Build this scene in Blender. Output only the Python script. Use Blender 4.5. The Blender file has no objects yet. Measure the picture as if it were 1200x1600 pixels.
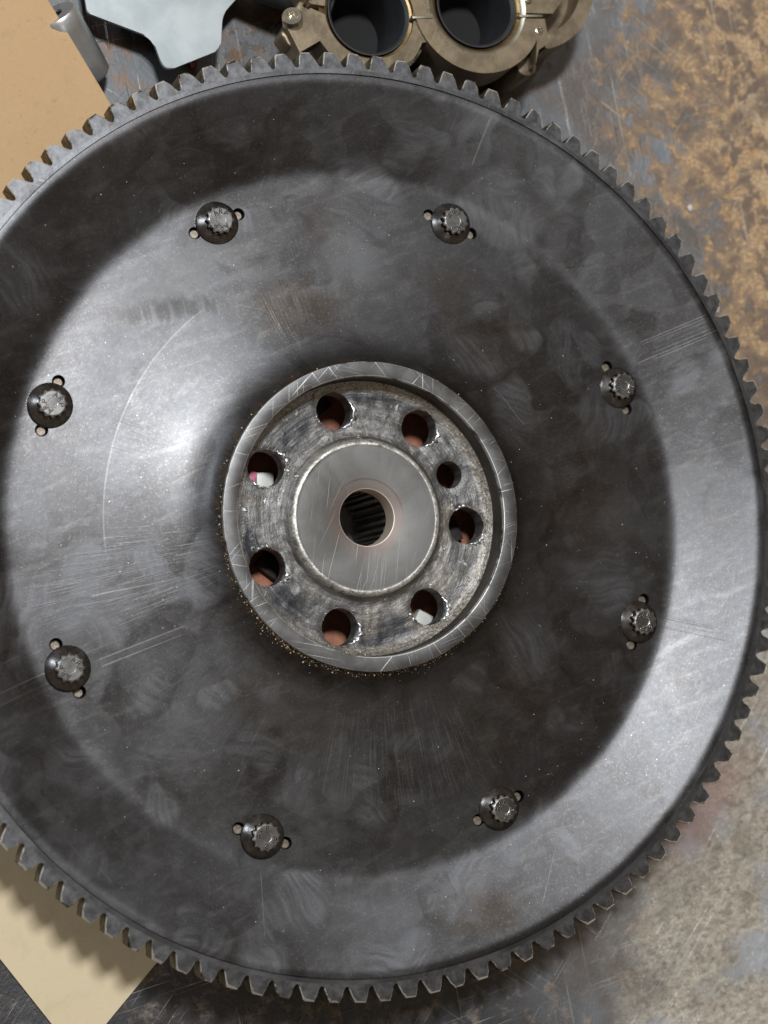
import bpy, bmesh, math, random
from mathutils import Vector, Matrix, noise as mnoise
from mathutils.geometry import delaunay_2d_cdt
random.seed(7)
R = math.radians
PI = math.pi
TAU = 2 * PI
scene = bpy.context.scene
# one Blender unit is the bolt circle radius of the flywheel, about 11 cm
scene.unit_settings.scale_length = 0.11

# ------------------------------------------------------------------ camera
cam_data = bpy.data.cameras.new('camera')
cam = bpy.data.objects.new('camera', cam_data)
scene.collection.objects.link(cam)
m = Matrix(((0.93957974, 0.03939364, -0.34005595, -1.80593094),
            (-0.06769813, 0.995121, -0.07177158, -0.37865724),
            (0.33556948, 0.09045628, 0.93766241, 5.19953722),
            (0, 0, 0, 1)))
cam.matrix_world = m
cam_data.sensor_fit = 'VERTICAL'
cam_data.sensor_height = 36.0
cam_data.lens = 2805.6 / 1600 * 36.0
cam_data.clip_start = 0.05
cam_data.clip_end = 200
cam_data.dof.use_dof = True
cam_data.dof.focus_distance = 5.48
cam_data.dof.aperture_fstop = 1.05
scene.camera = cam

# ------------------------------------------------------------------ world: dim brownish workshop
world = bpy.data.worlds.new('World')
scene.world = world
world.use_nodes = True
bg = world.node_tree.nodes['Background']
bg.inputs['Color'].default_value = (0.150, 0.112, 0.078, 1)
bg.inputs['Strength'].default_value = 1.0

# ------------------------------------------------------------------ lamps
def area(name, pos, target, sx, sy, power, col):
    d = bpy.data.lights.new(name, 'AREA')
    d.shape = 'RECTANGLE'
    d.size, d.size_y = sx, sy
    d.energy = power
    d.color = col
    o = bpy.data.objects.new(name, d)
    scene.collection.objects.link(o)
    o.location = pos
    dv = Vector(target) - Vector(pos)
    o.rotation_euler = dv.to_track_quat('-Z', 'Y').to_euler()
    return o
area('ceiling_lamp', (-2.1, 4.1, 12.0), (0, 0, 0), 1.7, 0.9, 1520, (0.945, 0.972, 1.0))
area('side_lamp', (-11.0, 5.5, 8.5), (0, 0, 0), 2.0, 1.4, 430, (0.80, 0.90, 1.0))
area('back_lamp', (5.8, 8.4, 12.0), (0, 0, 0), 0.8, 0.5, 70, (0.9, 0.95, 1.0))
area('front_lamp', (0.2, -7.4, 12.0), (0, 0, 0), 0.8, 0.5, 60, (1.0, 0.98, 0.93))

scene.view_settings.view_transform = 'Standard'
scene.view_settings.look = 'None'
scene.view_settings.exposure = 0.0
scene.view_settings.gamma = 1.0

# ------------------------------------------------------------------ helpers: objects
COL = scene.collection
def tag(o, label=None, cat=None, group=None, kind=None):
    if label: o['label'] = label
    if cat: o['category'] = cat
    if group: o['group'] = group
    if kind: o['kind'] = kind
    return o
def empty(name, loc=(0, 0, 0), rz=0):
    o = bpy.data.objects.new(name, None)
    o.empty_display_size = 0.1
    COL.objects.link(o)
    o.location = loc
    o.rotation_euler = (0, 0, rz)
    return o
def link(name, me, mat=None, parent=None, loc=None, rz=None):
    o = bpy.data.objects.new(name, me)
    COL.objects.link(o)
    if mat and not me.materials: me.materials.append(mat)
    if parent: o.parent = parent
    if loc: o.location = loc
    if rz is not None: o.rotation_euler = (0, 0, rz)
    return o
def finish(bm, name, smooth=True, angle=35):
    bmesh.ops.recalc_face_normals(bm, faces=bm.faces)
    ang = R(angle)
    for f in bm.faces: f.smooth = smooth
    if smooth:
        for e in bm.edges:
            if len(e.link_faces) == 2:
                e.smooth = e.calc_face_angle(0) < ang
    me = bpy.data.meshes.new(name)
    bm.to_mesh(me); bm.free()
    return me
def obj(name, bm, mat, parent=None, loc=None, rz=None, smooth=True, angle=35):
    return link(name, finish(bm, name, smooth, angle), mat, parent, loc, rz)
def lathe(bm, prof, seg=256, closed=False, a0=0.0, cx=0, cy=0):
    rings = []
    for r, z in prof:
        if r < 1e-6: rings.append([bm.verts.new((cx, cy, z))])
        else: rings.append([bm.verts.new((cx + r * math.cos(a0 + TAU * i / seg), cy + r * math.sin(a0 + TAU * i / seg), z)) for i in range(seg)])
    pairs = list(zip(rings, rings[1:])) + ([(rings[-1], rings[0])] if closed else [])
    for A, B in pairs:
        for i in range(seg):
            j = (i + 1) % seg
            if len(A) == 1: bm.faces.new((A[0], B[i], B[j]))
            elif len(B) == 1: bm.faces.new((A[i], B[0], A[j]))
            else: bm.faces.new((A[i], B[i], B[j], A[j]))
    return rings
def prism(bm, pts, z0, z1, bevel=0.0, segs=2):
    """extruded outline; bevel rounds the top edge"""
    a = [bm.verts.new((x, y, z0)) for x, y in pts]
    b = [bm.verts.new((x, y, z1)) for x, y in pts]
    n = len(pts)
    for i in range(n): bm.faces.new((a[i], a[(i + 1) % n], b[(i + 1) % n], b[i]))
    bm.faces.new(b); bot = bm.faces.new(list(reversed(a)))
    if bevel:
        bm.edges.index_update()
        es = [e for e in bm.edges if e.verts[0] in b and e.verts[1] in b]
        bmesh.ops.bevel(bm, geom=es, offset=bevel, segments=segs, affect='EDGES', profile=0.5)
def circle(cx, cy, r, n, a0=0.0):
    return [(cx + r * math.cos(a0 + TAU * i / n), cy + r * math.sin(a0 + TAU * i / n)) for i in range(n)]

# ------------------------------------------------------------------ helpers: node expressions
class G:
    def __init__(s, name):
        s.m = bpy.data.materials.new(name); s.m.use_nodes = True
        s.t = s.m.node_tree; s.b = s.t.nodes['Principled BSDF']
    def n(s, typ, **kw):
        x = s.t.nodes.new(typ)
        for k, v in kw.items(): setattr(x, k, v)
        return x
    def put(s, sock, v):
        if isinstance(v, V): s.t.links.new(v.s, sock)
        elif isinstance(v, bpy.types.NodeSocket): s.t.links.new(v, sock)
        else: sock.default_value = v
    def math(s, op, *a, clamp=False):
        x = s.n('ShaderNodeMath', operation=op); x.use_clamp = clamp
        for i, v in enumerate(a): s.put(x.inputs[i], v)
        return V(s, x.outputs[0])
    def pos(s):
        tc = s.n('ShaderNodeTexCoord'); sp = s.n('ShaderNodeSeparateXYZ')
        s.t.links.new(tc.outputs['Object'], sp.inputs[0])
        s.P = V(s, tc.outputs['Object'])
        return V(s, sp.outputs[0]), V(s, sp.outputs[1]), V(s, sp.outputs[2])
    def vec(s, x, y, z=0.0):
        c = s.n('ShaderNodeCombineXYZ')
        for i, v in enumerate((x, y, z)): s.put(c.inputs[i], v)
        return V(s, c.outputs[0])
    def noise(s, vec, scale=1.0, detail=4.0, rough=0.55, dist=0.0, color=False):
        x = s.n('ShaderNodeTexNoise'); s.put(x.inputs['Vector'], vec)
        x.inputs['Scale'].default_value = scale; x.inputs['Detail'].default_value = detail
        x.inputs['Roughness'].default_value = rough; x.inputs['Distortion'].default_value = dist
        return V(s, x.outputs['Color' if color else 'Fac'])
    def voro(s, vec, scale, feature='F1', rnd=1.0, out='Distance'):
        x = s.n('ShaderNodeTexVoronoi', feature=feature); s.put(x.inputs['Vector'], vec)
        x.inputs['Scale'].default_value = scale; x.inputs['Randomness'].default_value = rnd
        return V(s, x.outputs[out])
    def step(s, v, a, b, lo=0.0, hi=1.0):
        x = s.n('ShaderNodeMapRange', interpolation_type='SMOOTHSTEP')
        for i, q in enumerate((v, a, b, lo, hi)): s.put(x.inputs[i], q)
        return V(s, x.outputs[0])
    def mix(s, f, a, b):
        x = s.n('ShaderNodeMix', data_type='RGBA')
        s.put(x.inputs[0], f); s.put(x.inputs[6], a if isinstance(a, V) else (*a, 1)); s.put(x.inputs[7], b if isinstance(b, V) else (*b, 1))
        return V(s, x.outputs[2])
    def bump(s, h, strength, dist=0.01, normal=None):
        x = s.n('ShaderNodeBump'); x.inputs['Strength'].default_value = strength; x.inputs['Distance'].default_value = dist
        s.put(x.inputs['Height'], h)
        if normal is not None: s.put(x.inputs['Normal'], normal)
        return V(s, x.outputs[0])
    def add3(s, a, b, k=1.0):   # a + (b - 0.5) * k
        v = s.n('ShaderNodeVectorMath', operation='MULTIPLY_ADD')
        s.put(v.inputs[0], b); v.inputs[1].default_value = (k, k, k)
        s.put(v.inputs[2], a)
        return V(s, v.outputs[0])
    def set(s, color=None, rough=None, metal=None, normal=None, **kw):
        if color is not None: s.put(s.b.inputs['Base Color'], color if isinstance(color, V) else (*color, 1))
        if rough is not None: s.put(s.b.inputs['Roughness'], rough)
        if metal is not None: s.put(s.b.inputs['Metallic'], metal)
        if normal is not None: s.put(s.b.inputs['Normal'], normal)
        for k, v in kw.items(): s.put(s.b.inputs[k], v)
        return s.m
class V:
    def __init__(s, g, sock): s.g, s.s = g, sock
    def __add__(s, o): return s.g.math('ADD', s, o)
    __radd__ = __add__
    def __sub__(s, o): return s.g.math('SUBTRACT', s, o)
    def __rsub__(s, o): return s.g.math('SUBTRACT', o, s)
    def __mul__(s, o): return s.g.math('MULTIPLY', s, o)
    __rmul__ = __mul__
    def __truediv__(s, o): return s.g.math('DIVIDE', s, o)
    def abs(s): return s.g.math('ABSOLUTE', s)
    def max(s, o): return s.g.math('MAXIMUM', s, o)
    def min(s, o): return s.g.math('MINIMUM', s, o)

def polar(g, x, y):
    r = g.math('SQRT', x * x + y * y)
    return r, x / r, y / r
def blob(g, x, y, cx, cy, rx, ry, ang=0.0, soft=0.5):
    """soft oval mark at a place on the metal"""
    c, s_ = math.cos(ang), math.sin(ang)
    dx, dy = x - cx, y - cy
    u = (dx * c + dy * s_) / rx
    v = (dy * c - dx * s_) / ry
    return g.step(g.math('SQRT', u * u + v * v), 1.0, 1.0 - soft)
def lines(g, x, y, cx, cy, ang, length, width, n, seed=0.0, fill=0.42, fine=1.0):
    """bundle of parallel scratches inside a slanted box"""
    c, s_ = math.cos(ang), math.sin(ang)
    dx, dy = x - cx, y - cy
    u = dx * c + dy * s_
    v = dy * c - dx * s_
    ends = g.noise(g.vec(v * (n / width), seed, 0.0), 1.0, 1.0) * length * 0.9
    box = g.step(u.abs() + ends * 1.0 - length * 0.32, length / 2, length / 2 - 0.02) * g.step(v.abs(), width / 2, width / 2 * 0.9)
    ln = g.noise(g.vec(v * (n / width) * 2.2, u * 0.8, seed), 1.0, 1.0)
    return box * g.step(ln, fill + 0.13, fill + 0.2)

def random_scratches(g, x, y, seed, dens=0.64, angs=(0.3, 1.1, 2.2, 2.9)):
    tot = None
    for k, a in enumerate(angs):
        c, s_ = math.cos(a), math.sin(a)
        u = x * c + y * s_; v = y * c - x * s_
        q = g.noise(g.vec(u * 2.2 + seed + k * 7.1, v * 170.0, k * 3.3), 1.0, 2.0, 0.6)
        w = g.noise(g.vec(u * 3.1, v * 5.0, seed + k), 1.0, 1.0)
        z = g.step(q, dens, dens + 0.06) * g.step(w, 0.48, 0.62)
        tot = z if tot is None else tot.max(z)
    return tot

# ------------------------------------------------------------------ materials
def mott_(g, P): return g.noise(P, 45.0, 4.0, 0.7)
def mat_disc():
    g = G('oily_dark_steel'); x, y, z = g.pos(); P = g.P
    r, nx, ny = polar(g, x, y)
    warp = g.noise(P, 2.2, 3.0, color=True)
    Pw = g.add3(P, warp, 0.55)
    big = g.noise(Pw, 2.0, 3.0, 0.5)
    mid = g.noise(Pw, 6.0, 5.0, 0.62)
    fine = g.noise(P, 55.0, 3.0, 0.6)
    # palm and finger wipes: overlapping patches, each wiped in its own direction
    def wipes(sc, seed, warpk):
        Q = g.add3(P, g.noise(g.add3(P, P, 0.0) if False else P, 3.0 + seed, 2.0, color=True), warpk)
        vn = g.n('ShaderNodeTexVoronoi', feature='SMOOTH_F1'); g.put(vn.inputs['Vector'], g.vec(x + seed * 3.7, y - seed * 1.9, 0.0) if False else Q)
        vn.inputs['Scale'].default_value = sc; vn.inputs['Smoothness'].default_value = 0.12
        sp = g.n('ShaderNodeSeparateColor'); g.t.links.new(vn.outputs['Color'], sp.inputs[0])
        c1, c2, c3 = (V(g, sp.outputs[k]) for k in range(3))
        d = V(g, vn.outputs['Distance'])
        an = c1 * 6.28
        ca, sa = g.math('COSINE', an), g.math('SINE', an)
        u = x * ca + y * sa; v = y * ca - x * sa
        st = g.noise(g.vec(u * 5.0, v * 55.0 + g.noise(P, 6.0, 1.0) * 6.0, c3 * 9.0), 1.0, 4.0, 0.65)
        a_ = g.step(d, 0.62, 0.30) * g.step(c2, 0.30, 0.95)
        return a_ * (0.35 + g.step(st, 0.36, 0.66) * 0.65), c3
    wA, cA = wipes(4.2, 1.0, 0.30)
    wB, cB = wipes(7.5, 2.0, 0.22)
    prints = (wA * 0.8).max(wB * 0.7)
    darkw = wB * g.step(cB, 0.55, 0.8)
    haze = g.step(big, 0.40, 0.68) * 0.40 + g.step(mid, 0.45, 0.68) * 0.18
    smear = g.noise(g.vec(x * 5.0 + y * 2.0, y * 26.0 - x * 9.0, 0.0), 1.0, 4.0, 0.6, 0.6)
    # specific hazy places: wiped patches above and left of the hub, dried patches on the rim
    spots = blob(g, x, y, -0.50, 0.74, 0.30, 0.13, 0.25, 0.6) * 0.8
    for a in ((0.02, 0.80, 0.13, 0.15, 0.0, 0.7, 0.55), (0.86, -0.02, 0.14, 0.10, 0.5, 0.7, 0.25), (1.17, 0.05, 0.10, 0.10, 0.0, 0.35, 0.55),
              (0.55, 0.95, 0.30, 0.22, 2.4, 0.8, 0.45), (-0.15, 1.16, 0.20, 0.08, 0.1, 0.8, 0.3), (-0.25, -0.95, 0.5, 0.18, -0.2, 0.9, 0.35),
              (-0.62, -0.50, 0.16, 0.30, 0.5, 0.7, 0.3), (0.65, 1.10, 0.35, 0.10, -0.7, 0.8, 0.5)):
        spots = spots.max(blob(g, x, y, *a[:6]) * a[6])
    spots = spots * g.step(mid, 0.30, 0.55)
    #  machining: radial wipe marks in some sectors, turned rings all over
    radial = g.noise(g.vec(nx * 150.0, ny * 150.0, r * 5.0), 1.0, 4.0, 0.7)
    sect = g.step(g.noise(g.vec(nx * 2.1, ny * 2.1, r * 1.5), 1.0, 2.0), 0.52, 0.66) * g.step(r, 0.50, 0.60) * g.step(r, 0.95, 0.75) * 0.35
    sect = sect.max(blob(g, x, y, -0.72, -0.14, 0.36, 0.16, 0.2, 0.5)).max(blob(g, x, y, 0.10, -0.72, 0.42, 0.20, 0.0, 0.5))
    rad = g.step(radial, 0.52, 0.66) * sect
    rings = g.noise(g.vec(nx * 0.7, ny * 0.7, r * 210.0), 1.0, 2.0, 0.7)
    # cut bundles of scratches at their places, and hair scratches
    bund = lines(g, x, y, 1.125, 0.545, R(20), 0.30, 0.085, 9, 1.0)
    bund = bund.max(lines(g, x, y, -0.72, -0.16, R(8), 0.50, 0.10, 6, 4.0, 0.46))
    bund = bund.max(lines(g, x, y, -0.70, -0.36, R(18), 0.46, 0.16, 7, 9.0, 0.46))
    bund = bund.max(lines(g, x, y, -1.12, -0.42, R(20), 0.40, 0.16, 9, 6.0, 0.47))
    bund = bund.max(lines(g, x, y, -0.40, -1.12, R(84), 0.26, 0.12, 5, 2.0, 0.47))
    bund = bund.max(lines(g, x, y, 0.42, 1.20, R(70), 0.26, 0.16, 5, 3.0, 0.47))
    dark = lines(g, x, y, 1.08, -0.395, R(-17), 0.28, 0.07, 6, 7.0, 0.44)
    dark = dark.max(lines(g, x, y, -0.48, 0.66, R(80), 0.09, 0.36, 17, 5.0, 0.42) * 0.10)
    arc = g.step((r - 0.796).abs(), 0.0035, 0.001) * g.step(nx * -0.9 + ny * 0.43, 0.83, 0.90)
    hair = random_scratches(g, x, y, 3.0, 0.70)
    bright = bund * 0.22 * (0.4 + fine) + hair * 0.09 + arc * 0.10
    speck = g.step(g.voro(P, 26.0), 0.055, 0.025) * g.step(g.noise(P, 3.0, 2.0), 0.42, 0.6)
    patch_tone = g.step(cA, 0.15, 0.85) * 0.6 + g.step(cB, 0.2, 0.8) * 0.4
    base = g.mix(haze, g.mix(patch_tone, (0.055, 0.053, 0.053), (0.082, 0.080, 0.082)), g.mix(patch_tone, (0.078, 0.080, 0.085), (0.118, 0.122, 0.131)))
    base = g.mix(prints * 0.70, base, (0.185, 0.190, 0.203))
    base = g.mix(darkw * 0.8, base, (0.046, 0.044, 0.045))
    base = g.mix(spots * 0.6, base, (0.18, 0.182, 0.185))
    base = g.mix(g.step(smear, 0.5, 0.7) * 0.25, base, (0.18, 0.176, 0.172))
    base = g.mix(rad * 0.5, base, (0.20, 0.196, 0.19))
    base = g.mix(bright, base, (0.55, 0.54, 0.53))
    base = g.mix(dark * 0.8, base, (0.045, 0.042, 0.04))
    stain = g.step(g.noise(Pw, 3.4, 4.0, 0.6), 0.60, 0.72)
    base = g.mix(stain * 0.5, base, (0.048, 0.042, 0.038))
    crust = g.step(r, 0.492, 0.474) * g.step(mott_(g, P), 0.42, 0.6)
    base = g.mix(crust * 0.7, base, (0.20, 0.14, 0.08))
    base = g.mix(speck * 0.8, base, (0.6, 0.58, 0.55))
    mott = g.noise(P, 18.0, 5.0, 0.7)
    base = g.mix(g.step(mott, 0.5, 0.75) * 0.25, base, (0.19, 0.19, 0.19))
    warm_refl = None  # warm brown reflection painted into the base colour as noisy blobs
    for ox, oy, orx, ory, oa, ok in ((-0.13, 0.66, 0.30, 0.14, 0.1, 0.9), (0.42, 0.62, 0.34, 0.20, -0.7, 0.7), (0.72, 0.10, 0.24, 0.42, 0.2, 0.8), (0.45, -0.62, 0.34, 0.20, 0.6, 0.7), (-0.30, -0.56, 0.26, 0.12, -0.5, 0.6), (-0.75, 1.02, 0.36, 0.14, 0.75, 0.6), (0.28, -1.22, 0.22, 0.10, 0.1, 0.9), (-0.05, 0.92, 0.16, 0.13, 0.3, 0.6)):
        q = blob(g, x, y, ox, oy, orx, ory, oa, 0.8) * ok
        warm_refl = q if warm_refl is None else warm_refl.max(q)
    warm_refl = warm_refl * g.step(g.noise(Pw, 4.5, 5.0, 0.6), 0.34, 0.60)
    base = g.mix(warm_refl * 0.65, base, (0.070, 0.052, 0.036))
    # dark scuff above and left of the hub, its lower edge wiped out in short strokes
    stroke = g.noise(g.vec(x * 34.0 + y * 5.0, y * 3.0, 2.0), 1.0, 4.0, 0.7)
    scf = blob(g, x, y + (stroke - 0.5) * 0.10, -0.55, 0.655, 0.27, 0.045, 0.12, 0.6).max(blob(g, x, y + (stroke - 0.5) * 0.08, -0.30, 0.72, 0.20, 0.028, 0.10, 0.6) * 0.6)
    scf = scf * g.step(stroke, 0.30, 0.55)
    base = g.mix(scf * 0.55, base, (0.040, 0.036, 0.034))
    marks = None
    for mx, my, ms in ((0.53, -1.08, 0.055), (0.62, -1.02, 0.075), (1.24, 0.0, 0.06), (1.02, -0.62, 0.05), (0.30, -1.17, 0.06), (-0.86, 0.20, 0.07), (-0.62, 0.42, 0.06), (0.75, 0.72, 0.06), (-0.20, 0.93, 0.05), (-0.55, -0.78, 0.07)):
        dd = g.math('SQRT', (x - mx) * (x - mx) + (y - my) * (y - my) * 0.6) + (mid - 0.5) * 0.06
        q = g.step((dd - ms).abs(), 0.016, 0.004) * 0.7 + g.step(dd, ms, ms * 0.8) * g.step(g.math('SINE', dd * 900.0 + mid * 30.0), -0.2, 0.9) * 0.5
        marks = q if marks is None else marks.max(q)
    marks = marks * g.step(fine, 0.3, 0.6)
    base = g.mix(marks * 0.60, base, (0.085, 0.08, 0.078))
    grain = g.noise(P, 150.0, 3.0, 0.75)
    base = g.mix(g.step(grain, 0.54, 0.70) * 0.25, base, (0.30, 0.295, 0.29))
    film = g.step(g.noise(Pw, 2.6, 3.0), 0.38, 0.6)
    rough = 0.405 + haze * 0.06 + prints * 0.14 - darkw * 0.11 + (patch_tone - 0.5) * 0.07 - warm_refl * 0.05 + spots * 0.14 + (mott - 0.5) * 0.10 + (fine - 0.5) * 0.08 + rad * 0.05 - stain * 0.04
    h = rings * 0.25 + fine * 0.35 + bright * -0.6 - dark * 0.6 + rad * 0.6
    nrm = g.bump(h, 0.14, 0.004)
    g.put(g.b.inputs['Coat Normal'], g.bump(mid, 0.02, 0.01))
    return g.set(base, rough, 0.96, nrm, **{'Coat Weight': film * 0.16 + 0.05, 'Coat Roughness': 0.26 + haze * 0.15 + prints * 0.10, 'Coat IOR': 1.5})

def mat_gear():
    g = G('worn_ring_gear_steel'); x, y, z = g.pos(); P = g.P
    r, nx, ny = polar(g, x, y)
    a = g.noise(P, 7.0, 5.0, 0.6); f = g.noise(P, 60.0, 3.0, 0.6)
    base = g.mix(g.step(a, 0.35, 0.7), (0.080, 0.080, 0.082), (0.155, 0.158, 0.165))
    base = g.mix(random_scratches(g, x, y, 11.0, 0.66) * 0.35, base, (0.5, 0.5, 0.5))
    return g.set(base, 0.36 + a * 0.12 + (f - 0.5) * 0.1, 0.93, g.bump(f, 0.12, 0.004))

def mat_tooth():
    """flanks oiled and grimy, tips rubbed bright"""
    g = G('gear_tooth_steel'); x, y, z = g.pos(); P = g.P
    oi = g.n('ShaderNodeObjectInfo'); rnd = V(g, oi.outputs['Random'])
    Pr = g.vec(x + rnd * 31.0, y, z)
    a = g.noise(Pr, 40.0, 5.0, 0.65); f = g.noise(Pr, 160.0, 3.0, 0.6)
    geo = g.n('ShaderNodeNewGeometry'); sn = g.n('ShaderNodeSeparateXYZ'); g.t.links.new(geo.outputs['True Normal'], sn.inputs[0])
    nz = V(g, sn.outputs[2])
    top = g.step(nz, 0.9, 0.98)
    cham = g.step(nz, 0.25, 0.45) * g.step(nz, 0.92, 0.8)
    base = g.mix(top, g.mix(g.step(a, 0.35, 0.62), (0.05, 0.042, 0.03), (0.22, 0.19, 0.14)), g.mix(g.step(a, 0.3, 0.7), (0.080, 0.080, 0.082), (0.155, 0.158, 0.165)))
    rr_ = g.math('SQRT', (x) * (x) + y * y)
    base = g.mix(g.step(rr_, 1.404, 1.392) * 0.5 * (1.0 - top), base, (0.02, 0.016, 0.012))
    base = g.mix(cham * g.step(a + (rnd - 0.5) * 0.30, 0.32, 0.5), base, (0.88, 0.85, 0.78))
    rough = 0.36 + a * 0.15 + (1.0 - top) * 0.12
    return g.set(base, rough, 0.9, g.bump((a * 0.7 + f * 0.5) * (1.0 - top * 0.85), 0.3, 0.004))

def mat_hub_rim():
    g = G('scratched_hub_rim_steel'); x, y, z = g.pos(); P = g.P
    r, nx, ny = polar(g, x, y)
    rad = g.noise(g.vec(nx * 90.0, ny * 90.0, r * 6.0), 1.0, 2.0)
    s = random_scratches(g, x, y, 21.0, 0.64, (0.3, 0.8, 1.5, 2.2, 2.9)) * 0.55
    s = s.max(g.step(rad, 0.64, 0.72) * g.step(g.noise(P, 12.0, 2.0), 0.50, 0.66) * 0.5)
    a = g.noise(P, 14.0, 5.0, 0.6)
    edge = g.step((r - 0.446).abs(), 0.0190, 0.0215) * g.step(z, 0.115, 0.122)  # highlight along both rim edges painted as a pale line
    base = g.mix(g.step(a, 0.35, 0.7), (0.115, 0.113, 0.112), (0.185, 0.184, 0.183))
    base = g.mix(s.max(edge * g.step(a, 0.35, 0.5)), base, (0.72, 0.71, 0.69))
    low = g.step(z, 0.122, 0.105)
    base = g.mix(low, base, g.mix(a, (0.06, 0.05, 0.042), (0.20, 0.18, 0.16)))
    return g.set(base, 0.42 + a * 0.1, 0.9, g.bump(s * -1.0 + a * 0.3, 0.25, 0.004))

def mat_hub_floor():
    g = G('chewed_hub_face_steel'); x, y, z = g.pos(); P = g.P
    r, nx, ny = polar(g, x, y)
    warp = g.noise(P, 9.0, 3.0, color=True); Pw = g.add3(P, warp, 0.12)
    con = g.noise(g.vec(nx * 2.2, ny * 2.2, r * 34.0), 1.0, 4.0, 0.6, 0.4)
    con2 = g.noise(g.vec(nx * 6.0, ny * 6.0, r * 110.0), 1.0, 4.0, 0.7, 0.4)
    blot = g.noise(Pw, 9.0, 6.0, 0.62); grit = g.noise(P, 120.0, 4.0, 0.7)
    base = g.mix(g.step(con, 0.30, 0.72), (0.10, 0.098, 0.095), (0.25, 0.246, 0.24))
    base = g.mix(g.step(con2, 0.54, 0.68) * 0.4, base, (0.55, 0.54, 0.52))
    darkp = g.step(blot, 0.56, 0.66) * g.step(r, 0.27, 0.30)
    base = g.mix(darkp * 0.85, base, (0.035, 0.037, 0.045))
    sm = blob(g, x, y, -0.20, 0.27, 0.10, 0.05, 0.9, 0.5).max(blob(g, x, y, 0.05, -0.335, 0.16, 0.045, 0.1, 0.5)).max(blob(g, x, y, 0.07, 0.36, 0.14, 0.03, -0.2, 0.5)).max(blob(g, x, y, -0.26, -0.24, 0.10, 0.05, -0.8, 0.5))
    base = g.mix(sm * g.step(con, 0.35, 0.55) * 0.85, base, (0.03, 0.03, 0.038))
    tan = g.step(g.noise(Pw, 5.0, 5.0, 0.65), 0.52, 0.66)
    base = g.mix(tan * 0.32, base, (0.38, 0.33, 0.25))
    flake = g.step(g.noise(Pw, 30.0, 4.0, 0.65), 0.58, 0.64) * g.step(g.noise(P, 6.0, 2.0), 0.45, 0.6)
    base = g.mix(flake * 0.7, base, (0.55, 0.54, 0.51))
    outer = g.step(r, 0.385, 0.405)
    base = g.mix(outer * g.step(grit, 0.38, 0.58) * 0.6, base, (0.55, 0.50, 0.42))
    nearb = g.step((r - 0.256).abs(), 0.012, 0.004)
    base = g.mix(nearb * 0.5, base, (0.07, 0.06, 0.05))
    rough = 0.40 + blot * 0.2 - flake * 0.12
    h = con * 1.2 + con2 * 0.6 + flake * 0.9 + grit * 0.4 + blot * 0.8
    return g.set(base, rough, 0.82, g.bump(h, 0.5, 0.007))

def mat_boss():
    g = G('turned_boss_steel'); x, y, z = g.pos(); P = g.P
    r, nx, ny = polar(g, x, y)
    rings = g.noise(g.vec(nx * 0.5, ny * 0.5, r * 150.0), 1.0, 2.0, 0.7)
    a = g.noise(P, 8.0, 5.0, 0.6, 0.6); f = g.noise(P, 150.0, 3.0, 0.7)
    sc = random_scratches(g, x, y, 41.0, 0.65, (1.05, 1.25, 1.4, 2.6)) * 0.35
    base = g.mix(g.step(a, 0.35, 0.68), (0.15, 0.149, 0.142), (0.21, 0.208, 0.20))
    base = g.mix(sc, base, (0.62, 0.60, 0.56))
    stain = g.step(r + (a - 0.5) * 0.05, 0.145, 0.092)
    base = g.mix(stain * 0.34, base, (0.30, 0.19, 0.15))
    dk = g.step((r - 0.118).abs(), 0.004, 0.001) * g.step(nx * 0.4 + ny * 0.9, 0.3, 0.8)
    base = g.mix(dk * 0.5, base, (0.1, 0.07, 0.06))
    rim = g.step(r, 0.221, 0.2255)
    chew = g.noise(g.vec(nx * 9.0, ny * 9.0, r * 70.0), 1.0, 6.0, 0.75)
    base = g.mix(rim * g.step(chew, 0.32, 0.54) * 0.9, base, g.mix(g.step(f, 0.4, 0.6), (0.50, 0.47, 0.41), (0.82, 0.80, 0.74)))
    wall = g.step(r, 0.0905, 0.0875)
    base = g.mix(wall, base, (0.78, 0.68, 0.58))
    h = rings * 0.08 + f * 0.2 - sc * 0.6 + rim * chew * 1.2
    return g.set(base, 0.52 + a * 0.1 - rim * 0.1, 0.75, g.bump(h, 0.4, 0.004))

def simple(name, c1, c2, rough, metal, scale=20.0, bump=0.2, det=4.0, scr=0.0, bd=0.004, **kw):
    g = G(name); x, y, z = g.pos()
    a = g.noise(g.P, scale, det, 0.62); f = g.noise(g.P, scale * 6, 3.0, 0.6)
    base = g.mix(g.step(a, 0.32, 0.7), c1, c2)
    if scr: base = g.mix(random_scratches(g, x, y, 5.0, 0.62) * scr, base, tuple(min(1, v * 2.5) for v in c2))
    return g.set(base, rough + (a - 0.5) * 0.2, metal, g.bump(a * 0.6 + f * 0.5, bump, bd), **kw)

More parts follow.
